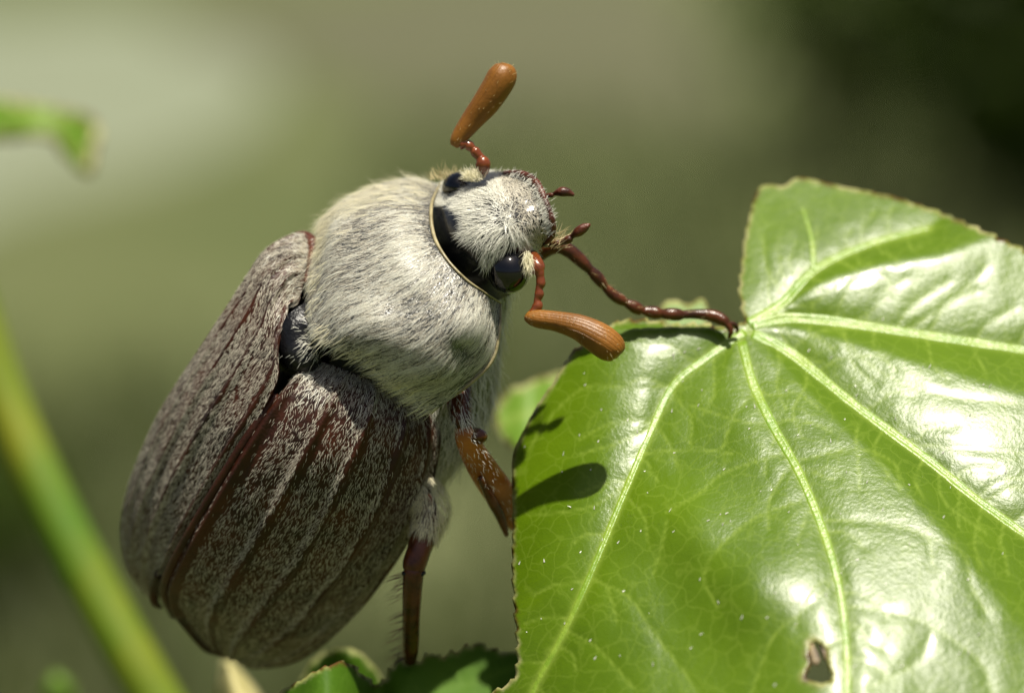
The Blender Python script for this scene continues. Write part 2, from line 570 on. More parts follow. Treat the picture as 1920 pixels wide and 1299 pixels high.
def leaf_blade(name, out_pts, depth_fn, mat, parent, step, thick, veins=(), minors=(), holes=(), seed=0, tooth=4, period=26, rimw=6, vw=5, mw=2.2, edge_step=5):
    """a leaf blade with outline, holes, relief, thickness and colour attributes"""
    ol = outline(out_pts, edge_step, tooth, period, seed)
    hl = [np.asarray(h, float) for h in holes]
    lo, hi = ol.min(0), ol.max(0)
    X, Y = np.meshgrid(np.arange(lo[0], hi[0], step), np.arange(lo[1], hi[1], step * 0.87))
    X = X + (np.arange(X.shape[0]) % 2)[:, None] * step * 0.5
    pts = np.stack([X.ravel(), Y.ravel()], 1)
    pts = pts[inside(pts, ol)]
    loop = [np.vstack([h, h[:1]]) for h in [ol] + hl]
    pts = pts[poly_dist(pts, loop) > step * 0.6]
    for h in hl:
        pts = pts[~inside(pts, h)]
    allp = np.vstack([ol] + hl + [pts])
    faces_in, k = [], 0
    for h in [ol] + hl:
        faces_in.append(list(range(k, k + len(h))))
        k += len(h)
    edges = []
    for f in faces_in:
        edges += [(f[i], f[(i + 1) % len(f)]) for i in range(len(f))]
    res = delaunay_2d_cdt([Vector(p) for p in allp], edges, [faces_in[0]], 1, 1e-5)
    V2 = np.array([[v.x, v.y] for v in res[0]])
    F = np.array([f for f in res[2] if len(f) == 3])
    cen = V2[F].mean(1)
    keep = inside(cen, ol)
    for h in hl:
        keep &= ~inside(cen, h)
    F = F[keep]
    dep = depth_fn(V2)
    V = P(np.column_stack([V2, dep]))
    # orient towards the camera
    nrm = np.cross(V[F[:, 1]] - V[F[:, 0]], V[F[:, 2]] - V[F[:, 0]])
    flip = nrm[:, 1] > 0
    F[flip] = F[flip][:, ::-1]
    nrm[flip] *= -1
    vn = np.zeros_like(V)
    for j in range(3):
        np.add.at(vn, F[:, j], nrm)
    vn = unit(vn)
    n = len(V)
    e = np.concatenate([F[:, [0, 1]], F[:, [1, 2]], F[:, [2, 0]]])
    key = np.sort(e, 1)
    _, idx, cnt = np.unique(key[:, 0].astype(np.int64) * n + key[:, 1], return_index=True, return_counts=True)
    be = e[idx[cnt == 1]]
    side = np.column_stack([be[:, 1], be[:, 0], be[:, 0] + n, be[:, 1] + n])
    faces = F.tolist() + (F[:, ::-1] + n).tolist() + side.tolist()
    o = mesh_obj(name, np.vstack([V, V - vn * thick]), faces, mat, parent)
    de = poly_dist(V2, loop)
    rim = np.clip(1.3 - de / rimw, 0, 1)
    if hl:
        dh = poly_dist(V2, loop[1:])
        rim = np.maximum(rim, 0.75 * np.clip(1.15 - dh / (13 + 6 * wobble(V2, 12.0, 4, 2)), 0, 1))
    dv = poly_dist(V2, veins) if len(veins) else np.full(n, 99.0)
    dm = poly_dist(V2, minors) if len(minors) else np.full(n, 99.0)
    ve = np.clip(np.exp(-(dv / (vw * 1.6)) ** 2) * 0.8 + np.exp(-(dm / mw) ** 2) * 0.42, 0, 1)
    for nm, val in (('vein', ve), ('rim', rim)):
        at = o.data.attributes.new(nm, 'FLOAT', 'POINT')
        at.data.foreach_set('value', np.concatenate([val, val]).astype(np.float32))
    return o

def dense(lines, n=40):
    return [curve(l, n) for l in lines]

# --- the big glossy leaf
V1 = [(1398, 622), (1330, 668), (1262, 724), (1215, 820), (1168, 930), (1112, 1065), (1060, 1180), (1012, 1270), (975, 1350)]
V2 = [(1390, 640), (1412, 720), (1450, 800), (1500, 890), (1545, 1000), (1573, 1100), (1586, 1200), (1588, 1300), (1580, 1480)]
V3 = [(1410, 625), (1480, 660), (1600, 757), (1740, 862), (1830, 935), (1930, 1008), (2060, 1110)]
V4 = [(1410, 612), (1470, 597), (1560, 602), (1680, 620), (1800, 638), (1930, 658), (2120, 690)]
V5 = [(1405, 608), (1465, 570), (1530, 505), (1630, 458), (1742, 428)]
V6 = [(1525, 508), (1522, 450), (1505, 390)]
mains = dense([V1, V2, V3, V4, V5])
minors_px = [
    [(1262, 722), (1190, 728), (1110, 722), (1060, 752), (1015, 805), (985, 860)],
    [(1225, 800), (1160, 830), (1090, 850)], [(1180, 900), (1120, 945), (1040, 962), (985, 962)],
    [(1116, 1089), (1180, 1120), (1236, 1200), (1304, 1290), (1330, 1360)], [(1060, 1180), (1120, 1215), (1190, 1290)],
    [(1290, 758), (1390, 790), (1448, 795)], [(1205, 850), (1300, 842), (1372, 850)],
    [(1500, 940), (1420, 968), (1352, 1022), (1320, 1080), (1345, 1140)], [(1558, 1093), (1500, 1150), (1456, 1185), (1428, 1245), (1405, 1310)],
    [(1467, 850), (1360, 885), (1310, 925), (1250, 960)], [(1250, 975), (1242, 1020), (1225, 1075)],
    [(1500, 862), (1600, 842), (1672, 865), (1690, 915)], [(1552, 975), (1650, 980), (1735, 1005), (1748, 1060)],
    [(1735, 1005), (1805, 1035), (1822, 1100), (1850, 1150)], [(1590, 1135), (1710, 1157), (1795, 1205), (1845, 1250), (1862, 1320)],
    [(1636, 1285), (1720, 1240), (1748, 1180)], [(1660, 800), (1640, 850), (1690, 920)], [(1760, 875), (1770, 940), (1850, 1000)],
    [(1600, 605), (1660, 560), (1668, 530), (1630, 505)], [(1700, 620), (1790, 560), (1850, 500)], [(1560, 605), (1640, 690), (1760, 740), (1930, 760)],
    [(1525, 508), (1522, 450), (1505, 390)], [(1480, 560), (1440, 510), (1430, 440)], [(1700, 830), (1800, 840), (1930, 850)],
    [(1830, 935), (1880, 900), (1960, 900)],
]
rv = np.random.default_rng(77)
for line, l0, l1 in ((V1, 120, 70), (V2, 120, 90), (V3, 130, 90), (V4, 130, 90), (V5, 90, 50)):
    c_ = curve(line, 200)
    tn = unit(np.gradient(c_, axis=0))
    for sgn in (-1, 1):
        k = 26 + rv.integers(0, 8)
        while k < 190:
            L_ = (l0 + (l1 - l0) * k / 200) * rv.uniform(0.5, 1.1)
            nr_ = np.array([-tn[k][1], tn[k][0]]) * sgn
            q = [c_[k] + (nr_ * a + tn[k] * b_) * L_ for a, b_ in ((0, 0), (0.33, 0.12), (0.66, 0.32), (0.95, 0.7))]
            q = [w + rv.normal(0, 4, 2) for w in q]
            minors_px.append([tuple(w) for w in q])
            k += int(rv.uniform(13, 30))
minors = dense(minors_px, 14)
pf = np.polyfit([250, 330, 470, 610, 780, 950, 1120, 1299, 1500], [1.22, 1.08, .83, .58, .275, -.02, -.29, -.55, -.82], 4)
BUMPS = [(1402, 1096, 74, 0.095), (1298, 988, 60, 0.077), (1130, 820, 90, -0.02), (1430, 480, 60, 0.02), (1100, 1150, 80, 0.02)]

JX, JY = 1400.0, 612.0
def polar(line):
    q = np.asarray(line, float) - [JX, JY]
    rho = np.hypot(q[:, 0], q[:, 1])
    o = np.argsort(rho)
    return rho[o], np.arctan2(q[:, 1], q[:, 0])[o]
POLAR = [polar(curve(v[1:], 60)) for v in (V1, V2, V3, V4, V5)]
# for the panel between one vein and the next: how strongly it bulges and where its crest lies
PANEL = ((0.0, 0.5), (0.12, 0.72), (0.13, 0.72), (0.15, 0.74))

def big_leaf_depth(p):
    x, y = p[:, 0], p[:, 1]
    d = np.polyval(pf, y)
    d = d + 0.34 * (np.clip(1225 - x, 0, None) / 260) ** 2
    b = np.clip((x - 1300) / 320, 0, 1); b = b * b * (3 - 2 * b)
    d = d + 0.06 * b * (700 - y) / 400
    rho = np.hypot(x - JX, y - JY)
    th = np.arctan2(y - JY, x - JX)
    A = [np.interp(rho, r_, t_) for r_, t_ in POLAR]
    # the blade steps forward across the first panel
    t0 = np.clip((A[0] - th) / np.maximum(A[0] - A[1], 1e-3), 0, 1)
    d -= 0.20 * rho * (A[0] - A[1]) / 400 * t0 * t0 * (3 - 2 * t0)
    d += 0.27 * rho / 400 * np.sin(np.clip(A[1] - th, 0, np.pi / 2))
    for k, (amp, cr) in enumerate(PANEL):
        t = np.clip((A[k] - th) / np.maximum(A[k] - A[k + 1], 1e-3), 0, 1)
        w = np.clip(rho * (A[k] - A[k + 1]) / 400, 0, 0.9)
        f = -np.log(np.exp(-14 * t / cr) + np.exp(-14 * (1 - t) / (1 - cr)) + np.exp(-14 * 1.0)) / 14
        f0 = -np.log(1 + np.exp(-14 / cr) + np.exp(-14.0)) / 14
        inside_ = (th <= A[k]) & (th >= A[k + 1])
        d -= np.where(inside_, amp * w * np.clip(f - f0, 0, None), 0)
    dl = np.where(th > A[0], poly_dist(p, mains[:1]), 0)
    d -= 0.034 * (1 - np.exp(-(dl / 85.0) ** 1.5))
    d += 0.30 / 400 * np.where((th < A[4]) & (th > -2.6), poly_dist(p, mains[4:5]), 0)
    dv = poly_dist(p, mains)
    dm = poly_dist(p, minors)
    d -= 0.022 * (1 - np.exp(-(dv / 30.0) ** 1.4))
    d -= 0.0038 * (1 - np.exp(-(dm / 12.0) ** 1.4))
    for bx, by, r_, a in BUMPS:
        d -= a * np.exp(-((x - bx) ** 2 + (y - by) ** 2) / (2 * r_ * r_))
    d += 0.0045 * wobble(p, 60.0, 3, 3)
    return d

OUT_BIG = [(1396, 600), (1386, 545), (1392, 480), (1402, 420), (1424, 352), (1470, 348), (1500, 333), (1580, 350), (1680, 370), (1780, 405),
           (1860, 440), (1940, 478), (2080, 560), (2220, 720), (2240, 950), (2160, 1200), (1980, 1400), (1700, 1540), (1400, 1560), (1120, 1480),
           (985, 1380), (925, 1330), (918, 1300), (962, 1270), (968, 1200), (962, 1120), (960, 1050), (961, 985), (960, 900), (962, 850),
           (985, 800), (1010, 755), (1040, 712), (1072, 660), (1110, 635), (1150, 605), (1200, 598), (1260, 606), (1320, 606), (1370, 616)]
hole = [(1518, 1204), (1530, 1200), (1541, 1207), (1549, 1216), (1550, 1230), (1553, 1246), (1562, 1262), (1557, 1276), (1540, 1281), (1522, 1276),
        (1507, 1270), (1512, 1256), (1520, 1243), (1516, 1228), (1519, 1215)]
big = thing('broad_leaf', 'large glossy bright green leaf with pale veins and a small eaten hole', 'leaf', P((1400, 1500, -0.6)))
leaf_blade('blade', OUT_BIG, big_leaf_depth, M['leaf'], big, 6.0, 0.022, mains, minors, [hole], seed=2, tooth=7, period=30, rimw=6)

def vein_ridge(name, pts, depth_fn, mat, parent, w0, w1, n=70):
    """raised double ridge lying on the blade"""
    c = curve(pts, n)
    tan = unit(np.gradient(c, axis=0))
    nor = np.stack([-tan[:, 1], tan[:, 0]], 1)
    w = np.linspace(w0, w1, n)
    prof = [(-1.35, 0.006), (-1.0, 0.004), (-0.72, -0.005), (-0.3, -0.008), (0, -0.005), (0.3, -0.008), (0.72, -0.005), (1.0, 0.004), (1.35, 0.006)]
    wob = 1 + 0.12 * wobble(c, 14.0, 9, 2)
    G = []
    for o, h in prof:
        q = c + nor * (o * w * wob)[:, None]
        G.append(np.column_stack([q, depth_fn(c) + (depth_fn(q) - depth_fn(c)) * 0.9 + h * (w / w0 * 0.8 + 0.2)]))
    G = P(np.stack(G, 1))
    V, F = shell(G, 0.02)
    return mesh_obj(name, V, F, mat, parent)

for pts, a, b in ((V1, 9.5, 4), (V2, 10, 7), (V3, 10.5, 7), (V4, 10.5, 7), (V5, 13, 2.5), (V6, 6, 2)):
    vein_ridge('vein', pts, big_leaf_depth, M['leaf_vein'], big, a, b)
V, F = tube([(1412, 622, 0.70, 14), (1420, 645, 0.90, 18), (1430, 800, 1.6, 18), (1400, 1200, 2.6, 19), (1330, 1700, 3.4, 22)], n=40)
mesh_obj('petiole', V, F, M['stem'], big)
# brown dead tissue hanging in the hole
dp = lambda q: big_leaf_depth(np.asarray(q, float)) + 0.012
tis = [[(1514, 1206), (1524, 1203)], [(1516, 1216), (1528, 1213)], [(1519, 1228), (1534, 1222)], [(1521, 1238), (1538, 1236)], [(1524, 1244), (1533, 1246)]]
G = P(np.array([[(*p, float(dp([p])[0])) for p in curve(r, 4)] for r in tis]))
V, F = shell(G, 0.008)
mesh_obj('dead_tissue', V, F, M['hole_rim'], big)
tis = [[(1536, 1206), (1549, 1212)], [(1540, 1218), (1552, 1222)], [(1545, 1234), (1556, 1240)]]
G = P(np.array([[(*p, float(dp([p])[0])) for p in curve(r, 4)] for r in tis]))
V, F = shell(G, 0.008)
mesh_obj('dead_tissue', V, F, M['hole_rim'], big)
# tiny pale bristles scattered on the blade
q = np.column_stack([rng.uniform(960, 1920, 130), 1299 - 700 * rng.random(130) ** 0.8])
q = q[inside(q, np.array(OUT_BIG, float)) & ~inside(q, np.array(hole, float))]
d0 = big_leaf_depth(q)
p0 = P(np.column_stack([q, d0 - 0.003]))
nn = np.tile(unit(np.array([0.0, -0.82, 0.57])), (len(q), 1))
dd = unit(np.column_stack([rng.normal(0.5, 0.5, len(q)), np.full(len(q), 0.35), rng.normal(0.6, 0.4, len(q))]))
V, F = ribbons(p0, dd, nn, rng.uniform(0.008, 0.026, len(q)), rng.uniform(0.004, 0.008, len(q)), 0.5, 0.2, 2)
o = mesh_obj('leaf_bristles', V, F, M['hair_white'], big)
o['kind'] = 'stuff'

# --- the lower leaf under the beetle
def low_depth(p):
    x, y = p[:, 0], p[:, 1]
    d = 0.64 - (y - 1235) / 400 * 0.75
    d -= 0.34 * np.exp(-((x - 610) / 70.0) ** 2)
    d += 0.16 * np.exp(-((x - 706) / 28.0) ** 2)
    d += 0.015 * wobble(p, 40.0, 5, 2)
    dm = poly_dist(p, low_veins)
    return d - 0.006 * (1 - np.exp(-(dm / 20.0) ** 1.5))
low_veins = dense([[(960, 1252), (880, 1280), (800, 1300), (700, 1360)], [(870, 1282), (850, 1255), (862, 1228)], [(935, 1260), (930, 1240), (938, 1222)], [(790, 1300), (770, 1275), (775, 1250)],
                   [(610, 1380), (630, 1310), (648, 1262)], [(585, 1380), (590, 1320), (600, 1275)]], 20)
OUT_LOW = [(500, 1330), (524, 1296), (560, 1276), (592, 1257), (622, 1244), (648, 1240), (668, 1250), (690, 1272), (712, 1280), (730, 1252), (746, 1234),
           (775, 1240), (806, 1220), (822, 1230), (856, 1216), (892, 1205), (920, 1214), (960, 1222), (1010, 1240), (1040, 1330), (980, 1440), (860, 1500), (700, 1520), (560, 1460)]
low = thing('serrated_leaf', 'dark green leaf with a toothed edge in shade below the beetle', 'leaf', P((760, 1480, 0.2)))
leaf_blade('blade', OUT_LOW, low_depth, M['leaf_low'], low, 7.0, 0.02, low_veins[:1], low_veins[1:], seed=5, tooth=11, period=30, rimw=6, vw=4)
V, F = tube([(770, 1480, 0.1, 14), (740, 1600, 0.6, 15), (600, 1900, 3.5, 18)], n=24)
mesh_obj('petiole', V, F, M['stem'], low)

def flat_leaf(label, pts, dep, mat, base, stalk, vein=None, seed=0, step=12, thick=0.03, tooth=5, period=40):
    t = thing('leaf', label, 'leaf', P(base))
    vs = dense([vein], 20) if vein else ()
    leaf_blade('blade', pts, dep, mat, t, step, thick, vs, (), seed=seed, tooth=tooth, period=period, edge_step=9, rimw=3)
    V, F = tube(stalk, n=24)
    mesh_obj('petiole', V, F, M['stem'], t)
    return t

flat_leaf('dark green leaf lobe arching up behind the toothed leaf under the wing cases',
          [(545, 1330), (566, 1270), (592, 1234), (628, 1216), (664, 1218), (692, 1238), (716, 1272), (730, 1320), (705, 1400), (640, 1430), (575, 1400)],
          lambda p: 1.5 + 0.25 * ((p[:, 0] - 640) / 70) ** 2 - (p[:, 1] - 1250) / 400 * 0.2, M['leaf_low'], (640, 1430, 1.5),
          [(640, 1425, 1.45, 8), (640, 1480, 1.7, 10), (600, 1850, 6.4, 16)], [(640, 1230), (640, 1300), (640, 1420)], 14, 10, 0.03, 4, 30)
flat_leaf('blurred small green leaf just behind the edge of the broad leaf',
          [(925, 770), (950, 735), (985, 720), (1025, 705), (1070, 700), (1100, 740), (1070, 810), (1010, 850), (955, 835), (930, 800)],
          lambda p: 2.4 + (770 - p[:, 1]) / 400 * 1.2 + 0.05 * np.sin(p[:, 0] / 18.0), M['leaf_far'], (1000, 900, 2.4),
          [(1040, 800, 2.35, 8), (1080, 900, 2.5, 9), (1150, 1200, 3.0, 10), (1200, 1700, 4.0, 14)], [(1090, 745), (1010, 770), (940, 790)], 8)
flat_leaf('tiny blurred green leaf tip showing behind the beetle’s outstretched foot'.replace('’', "'"),
          [(1238, 585), (1246, 566), (1270, 563), (1290, 572), (1312, 560), (1325, 568), (1328, 600), (1310, 640), (1260, 640)],
          lambda p: 1.3 + (600 - p[:, 1]) / 400 * 0.9, M['leaf_far'], (1285, 660, 1.3),
          [(1285, 635, 1.25, 6), (1290, 700, 1.5, 7), (1300, 1000, 2.2, 9), (1310, 1700, 3.6, 12)], None, 9, 8, 0.02, 4, 24)
flat_leaf('strongly blurred green leaf tip hanging apart from the beetle, near the gravel',
          [(-160, 215), (-60, 185), (20, 188), (90, 200), (160, 215), (180, 240), (168, 300), (160, 325), (120, 290), (90, 252), (30, 256), (-60, 270), (-150, 275)],
          lambda p: 5.6 + (250 - p[:, 1]) / 400 * 1.5 + 0.3 * np.sin(p[:, 0] / 60.0), M['leaf_far'], (0, 240, 5.6),
          [(-110, 245, 5.6, 10), (-260, 300, 6.0, 12), (-420, 600, 7, 16), (-480, 1800, 8, 26), (-480, 9000, 8, 34)], None, 10, 16, 0.04, 6, 50)

# --- the slanting stem and bits beside it
def to_ground(px0, py0, d0, px1, py1, d1, r0, r1, n=9):
    """path through two points carried on until it meets the ground"""
    a, b = P((px0, py0, d0)), P((px1, py1, d1))
    return a, b
st = thing('plant_stem', 'thick smooth green stem slanting past the beetle, out of focus', 'stem', P((330, 1299, 6.5)))
V, F = tube([(-330, -250, 6.0, 52), (-150, 260, 5.6, 54), (-8, 700, 5.2, 56), (90, 930, 4.9, 58), (180, 1110, 4.7, 60), (280, 1290, 4.5, 60),
             (400, 1500, 4.4, 62), (560, 1850, 4.6, 64), (700, 2500, 5.0, 66), (760, 3600, 7.5, 70), (790, 5200, 8.0, 74), (800, 7000, 8.5, 78), (800, 9800, 8.8, 80)], seg=24, n=120)
mesh_obj('stalk', V, F, M['stem'], st)
for (x, y, d) in ((158, 1070, 4.75), (640, 2200, 4.8)):
    V, F = tube([(x - 8, y - 16, d, 59), (x, y, d, 63), (x + 8, y + 16, d, 60)], seg=24, n=12)
    mesh_obj('node_ring', V, F, M['stem'], st)

bud = thing('leaf_bud', 'small pale green blurred bud poking up beside the slanting stem', 'bud', P((110, 1420, 6.0)))
V, F = tube([(105, 1262, 6.0, 6), (108, 1285, 6.0, 32), (116, 1330, 6.1, 40), (150, 1420, 6.2, 22), (300, 1560, 6.4, 14)], seg=18, n=40,
            bumps=lambda t: 1 + 0.05 * np.sin(t * 40))
mesh_obj('bud_scales', V, F, M['leaf_far'], bud)
dry = thing('withered_bract', 'pale tan withered bract, blurred, under the tip of the wing cases', 'bract', P((440, 1420, 2.2)))
G = []
for s in np.linspace(0, 1, 20):
    r = []
    for v in np.linspace(-1, 1, 10):
        w = 62 * math.sin(math.pi * (0.06 + 0.6 * s)) * (1 + 0.1 * math.sin(9 * s))
        r.append((425 + 60 * s + v * w + 20 * s * s, 1238 + 200 * s, 2.2 + 0.35 * v * v - 0.3 * s))
    G.append(r)
V, F = shell(P(np.array(G)), 0.02)
mesh_obj('bract_blade', V, F, M['tan'], dry)
V, F = tube([(505, 1432, 1.95, 12), (520, 1520, 2.2, 12), (560, 1850, 6.5, 16)], n=24)
mesh_obj('stalk', V, F, M['stem'], dry)

# ---------------------------------------------------------------- the beetle
bt = thing('beetle', 'furry grey and brown beetle with orange clubbed antennae climbing onto the glossy leaf', 'beetle', P((760, 1240, 0.5)))

# --- body under the plates: one continuous surface from head to tail
BODY = [(985, 430, .30, 20), (930, 455, .28, 62), (880, 505, .36, 98), (810, 590, .46, 156), (745, 700, .56, 200), (680, 790, .66, 200),
        (600, 900, .88, 206), (525, 1010, 1.10, 192), (460, 1105, 1.24, 150), (415, 1180, 1.33, 85), (395, 1215, 1.36, 24)]
def body_grid(nu=110, nv=64):
    c = curve(BODY, nu)
    ctr = P(c[:, :3]); r = c[:, 3] / RES
    T = unit(np.gradient(ctr, axis=0))
    A = unit(np.cross(T, [0, -1.0, 0]))
    B = unit(np.cross(A, T))
    an = np.linspace(0, 2 * np.pi, nv)
    seg = 1 + 0.018 * np.sin(np.linspace(0, 1, nu) * 60) * (np.linspace(0, 1, nu) > 0.55)
    return ctr[:, None] + (r * seg)[:, None, None] * (np.cos(an)[None, :, None] * A[:, None] + 0.62 * np.sin(an)[None, :, None] * B[:, None])
GB = body_grid()
V = GB.reshape(-1, 3)
body = mesh_obj('body', GB[:, :-1].reshape(-1, 3), grid_faces(110, 63, close_v=True), M['body'], bt)

# --- wing cases
def elytron_grid(Sp, Mp, c, R, ph0, ph1, ribs, nu=170, nv=130, over=0.0, rib_h=0.024):
    t = np.linspace(0, len(Sp) - 1, nu)
    s = catmull(Sp, t); m = catmull(Mp, t)
    cc = catmull(np.array(c, float)[:, None], t)[:, 0]; rr = catmull(np.array(R, float)[:, None], t)[:, 0]
    v = np.linspace(0, 1 + over, nv)
    ph = np.radians(ph0 + (ph1 - ph0) * v)
    fr = (np.sin(ph) - math.sin(math.radians(ph0))) / (math.sin(math.radians(ph1)) - math.sin(math.radians(ph0)))
    pix = s[:, None] + fr[None, :, None] * (m - s)[:, None]
    d = cc[:, None] - rr[:, None] * np.cos(ph)[None]
    G = P(np.dstack([pix, d]))
    N = grid_normals(G)
    if N[nu // 2, nv // 3, 1] > 0:
        N = -N
    h = np.zeros((nu, nv))
    tt = np.linspace(0, 1, nu)
    fade = np.clip(tt / 0.12, 0, 1) * np.clip((1 - tt) / 0.1, 0, 1)
    for rv, w, a in ribs:
        h += a * rib_h * np.exp(-((v - rv) / w) ** 2)[None] * fade[:, None]
    G = G + N * h[..., None]
    G = G + N * (0.004 * wobble(G.reshape(-1, 3), 0.09, 21, 2).reshape(nu, nv))[..., None]
    return G

S_R = [(590, 672), (556, 702), (523, 742), (470, 820), (417, 905), (367, 990), (328, 1062), (313, 1108), (332, 1152), (384, 1208), (425, 1230)]
M_R = [(790, 745), (813, 782), (820, 830), (808, 900), (778, 980), (732, 1062), (670, 1140), (602, 1205), (535, 1240), (474, 1246), (450, 1244)]
c_R = [.50, .50, .51, .58, .70, .84, .99, 1.12, 1.22, 1.28, 1.29]
R_R = [.42, .50, .56, .62, .65, .65, .62, .56, .44, .26, .16]
ribs_R = [(0.035, .02, 1.3), (.27, .022, 1.0), (.47, .022, 1.0), (.68, .022, .8), (.88, .02, .7), (0.99, .015, 0.8)]
GR = elytron_grid(S_R, M_R, c_R, R_R, -32, 72, ribs_R)
S_L = [(560, 570), (530, 590), (522, 650), (520, 712), (480, 788), (438, 857), (393, 930), (348, 1005), (316, 1066), (298, 1106), (291, 1136)]
M_L = [(592, 440), (560, 437), (500, 466), (455, 530), (400, 615), (340, 705), (285, 805), (245, 905), (228, 990), (240, 1060), (268, 1110)]
c_L = [.56, .54, .52, .53, .60, .71, .85, .99, 1.12, 1.21, 1.25]
R_L = [.40, .46, .54, .60, .64, .66, .65, .60, .52, .42, .30]
ribs_L = [(0.05, .022, 1.3), (.30, .03, 1.0), (.50, .03, 1.0), (.70, .03, .8), (.86, .03, .7)]
GL = elytron_grid(S_L, M_L, c_L, R_L, -30, -88, ribs_L, over=0.5)

def elytron(G, label, count, ribs, seed, vmax, wmul=1.0):
    V, F = shell(G, 0.018)
    o = mesh_obj('elytron', V, F, M['elytron'], bt)
    o['label'] = label
    def mask(u, v, p):
        vv = v * vmax
        k = np.ones(len(u)) * (0.36 if vmax < 1.2 else 0.56)  # hair density stands in for light: sparser on the shaded right case, denser left
        k *= np.where((vmax < 1.2) & (u > 0.06) & (u < 0.24) & (vv > 0.70 + 0.5 * u) & (vv < 0.97), 0.25, 1.0)
        rag = 0.006 * wobble(p, 0.03, seed + 5, 2)
        nz = 0.5 * wobble(p, 0.05, seed, 3) + 0.5 * wobble(np.column_stack([u * 9, v * vmax * 55]), 1.0, seed + 3, 2)
        k *= np.clip(0.85 + (0.45 + 0.6 * np.clip((0.4 - u) / 0.3, 0, 1)) * nz, 0.08, 1.2)
        for rv, w, a in ribs:
            gap = (0.031 if rv > 0.06 else 0.036) * (1.55 - 0.75 * u)
            k *= 1 + 1.3 * np.exp(-((vv - rv + 0.022) / 0.016) ** 2)
            k = np.where(np.abs(vv - rv - 0.016 + rag) < gap * (0.8 + 0.5 * wobble(p, 0.15, seed + int(rv * 100), 2)) * 0.75, 0.03, k)
        if vmax < 1.2:
            k *= np.where(vv < 0.03 + 0.06 * u, 0.12, 1.0)
        k = np.where(u < 0.22, np.maximum(k, (0.22 - u) / 0.22 * 0.9 * np.clip(1 - (vv - .8) * 6, 0, 1)), k)
        return k * np.clip((1 - u) / 0.03, 0, 1)
    u, v, p, n, tu, tv = sample(G, count, mask)
    ang = 0.22 * wobble(p, 0.12, seed + 1, 2) + rng.normal(0, 0.24, len(p))
    d = unit(tu * np.cos(ang)[:, None] + tv * np.sin(ang)[:, None])
    L = rng.uniform(0.016, 0.030, len(p)) * (1 + 0.6 * np.clip(0.25 - u, 0, 1) / 0.25)
    V, F = ribbons(p + n * 0.001, d, n, L, rng.uniform(0.0015, 0.0026, len(p)) * wmul, rng.uniform(0.08, 0.38, len(p)), 0.12, 2)
    h = mesh_obj('elytron_hair', V, F, M['hair_grey'], o)
    h['kind'] = 'stuff'
    # longer white hair at the shoulder, next to the pronotum
    u, v, p, n, tu, tv = sample(G, 14000, lambda u, v, p: np.clip(1.3 - u / 0.19 - 0.35 * (1 + wobble(p, 0.06, seed + 7, 2)), 0, 1) * (v * vmax < 0.85))
    d = unit(tu + rng.normal(0, 0.25, (len(p), 3)))
    V, F = ribbons(p + n * 0.001, d, n, rng.uniform(0.03, 0.065, len(p)), rng.uniform(0.0024, 0.0042, len(p)), rng.uniform(0.1, 0.45, len(p)), 0.15, 3)
    h = mesh_obj('shoulder_hair', V, F, M['hair_white'], o)
    h['kind'] = 'stuff'
    return o
elytron(GR, 'right wing case, dark red-brown with grey hair and raised ribs', 52000, ribs_R, 31, 1.0)
elytron(GL, 'left wing case, its dense grey hair thickened in place of light, turning away', 56000, ribs_L, 41, 1.5, 1.0)
# dark seam lip where the wing cases meet
lip = [(x - 5, y, d + 0.035, 10.0) for (x, y), d in zip(S_R[2:9], [c - r * 0.866 for c, r in zip(c_R[2:9], R_R[2:9])])]
V, F = tube(lip, seg=10, n=60)
mesh_obj('wing_seam', V, F, M['elytron'], bt)
V, F = tube([(556, 440, .52, 6), (578, 445, .46, 10), (587, 470, .37, 10), (582, 500, .29, 8), (574, 530, .20, 5)], seg=16, n=40, bumps=lambda t: 1 + .08 * np.sin(t * 22))
mesh_obj('shoulder_callus', V, F, M['rim'], bt)
# small hooked tip of the left wing case
V, F = tube([(298, 1075, .72, 9), (288, 1105, .82, 9), (290, 1128, .87, 8), (302, 1138, .92, 4)], n=20)
mesh_obj('wing_tip', V, F, M['elytron'], bt)

def ellipsoid(c, r, n=40, m=28, noise=0.0):
    c = P(np.array(c, float))
    th = np.linspace(0, np.pi, m)[:, None]; ph = np.linspace(0, 2 * np.pi, n, endpoint=False)[None]
    x = np.sin(th) * np.cos(ph); y = np.sin(th) * np.sin(ph); z = np.cos(th) + 0 * ph
    V = np.stack([x * r[0], y * r[1], z * r[2]], -1).reshape(-1, 3)
    return c + V, grid_faces(m, n, close_v=True)

# --- scutellum
G = net([[(612, 548, .22), (566, 560, .08), (532, 588, .03), (520, 630, .02), (522, 665, .01), (535, 695, .01), (560, 706, .0), (590, 700, .02), (606, 682, .05)],
         [(612, 565, .20), (574, 576, .05), (548, 602, .0), (540, 635, -.015), (542, 662, -.025), (552, 684, -.025), (570, 692, -.02), (590, 688, .0), (602, 676, .03)],
         [(598, 600, .08), (580, 610, .0), (572, 620, -.0), (566, 640, -.015), (568, 655, -.025), (576, 668, -.02), (586, 674, -.01), (596, 672, .01), (604, 668, .04)],
         [(605, 640, .08), (600, 642, .03), (596, 644, .02), (594, 648, .01), (595, 652, .01), (598, 656, .01), (600, 660, .02), (604, 662, .03), (608, 664, .06)]], 40, 60)
G[..., 2] += 0.045
G[..., 0] = 594 + (G[..., 0] - 594) * 0.93
G[..., 1] = 640 + (G[..., 1] - 640) * 0.88
Gs = P(G)
V, F = shell(Gs, 0.02)
scu = mesh_obj('scutellum', V, F, M['black'], bt)
u, v, p, n, tu, tv = sample(Gs, 900, lambda u, v, p: np.clip((u - 0.45) * 2.2, 0.02, 1))
d = unit(-tu * 0.7 + np.array([-0.35, 0, -0.6]) + rng.normal(0, 0.25, (len(p), 3)))
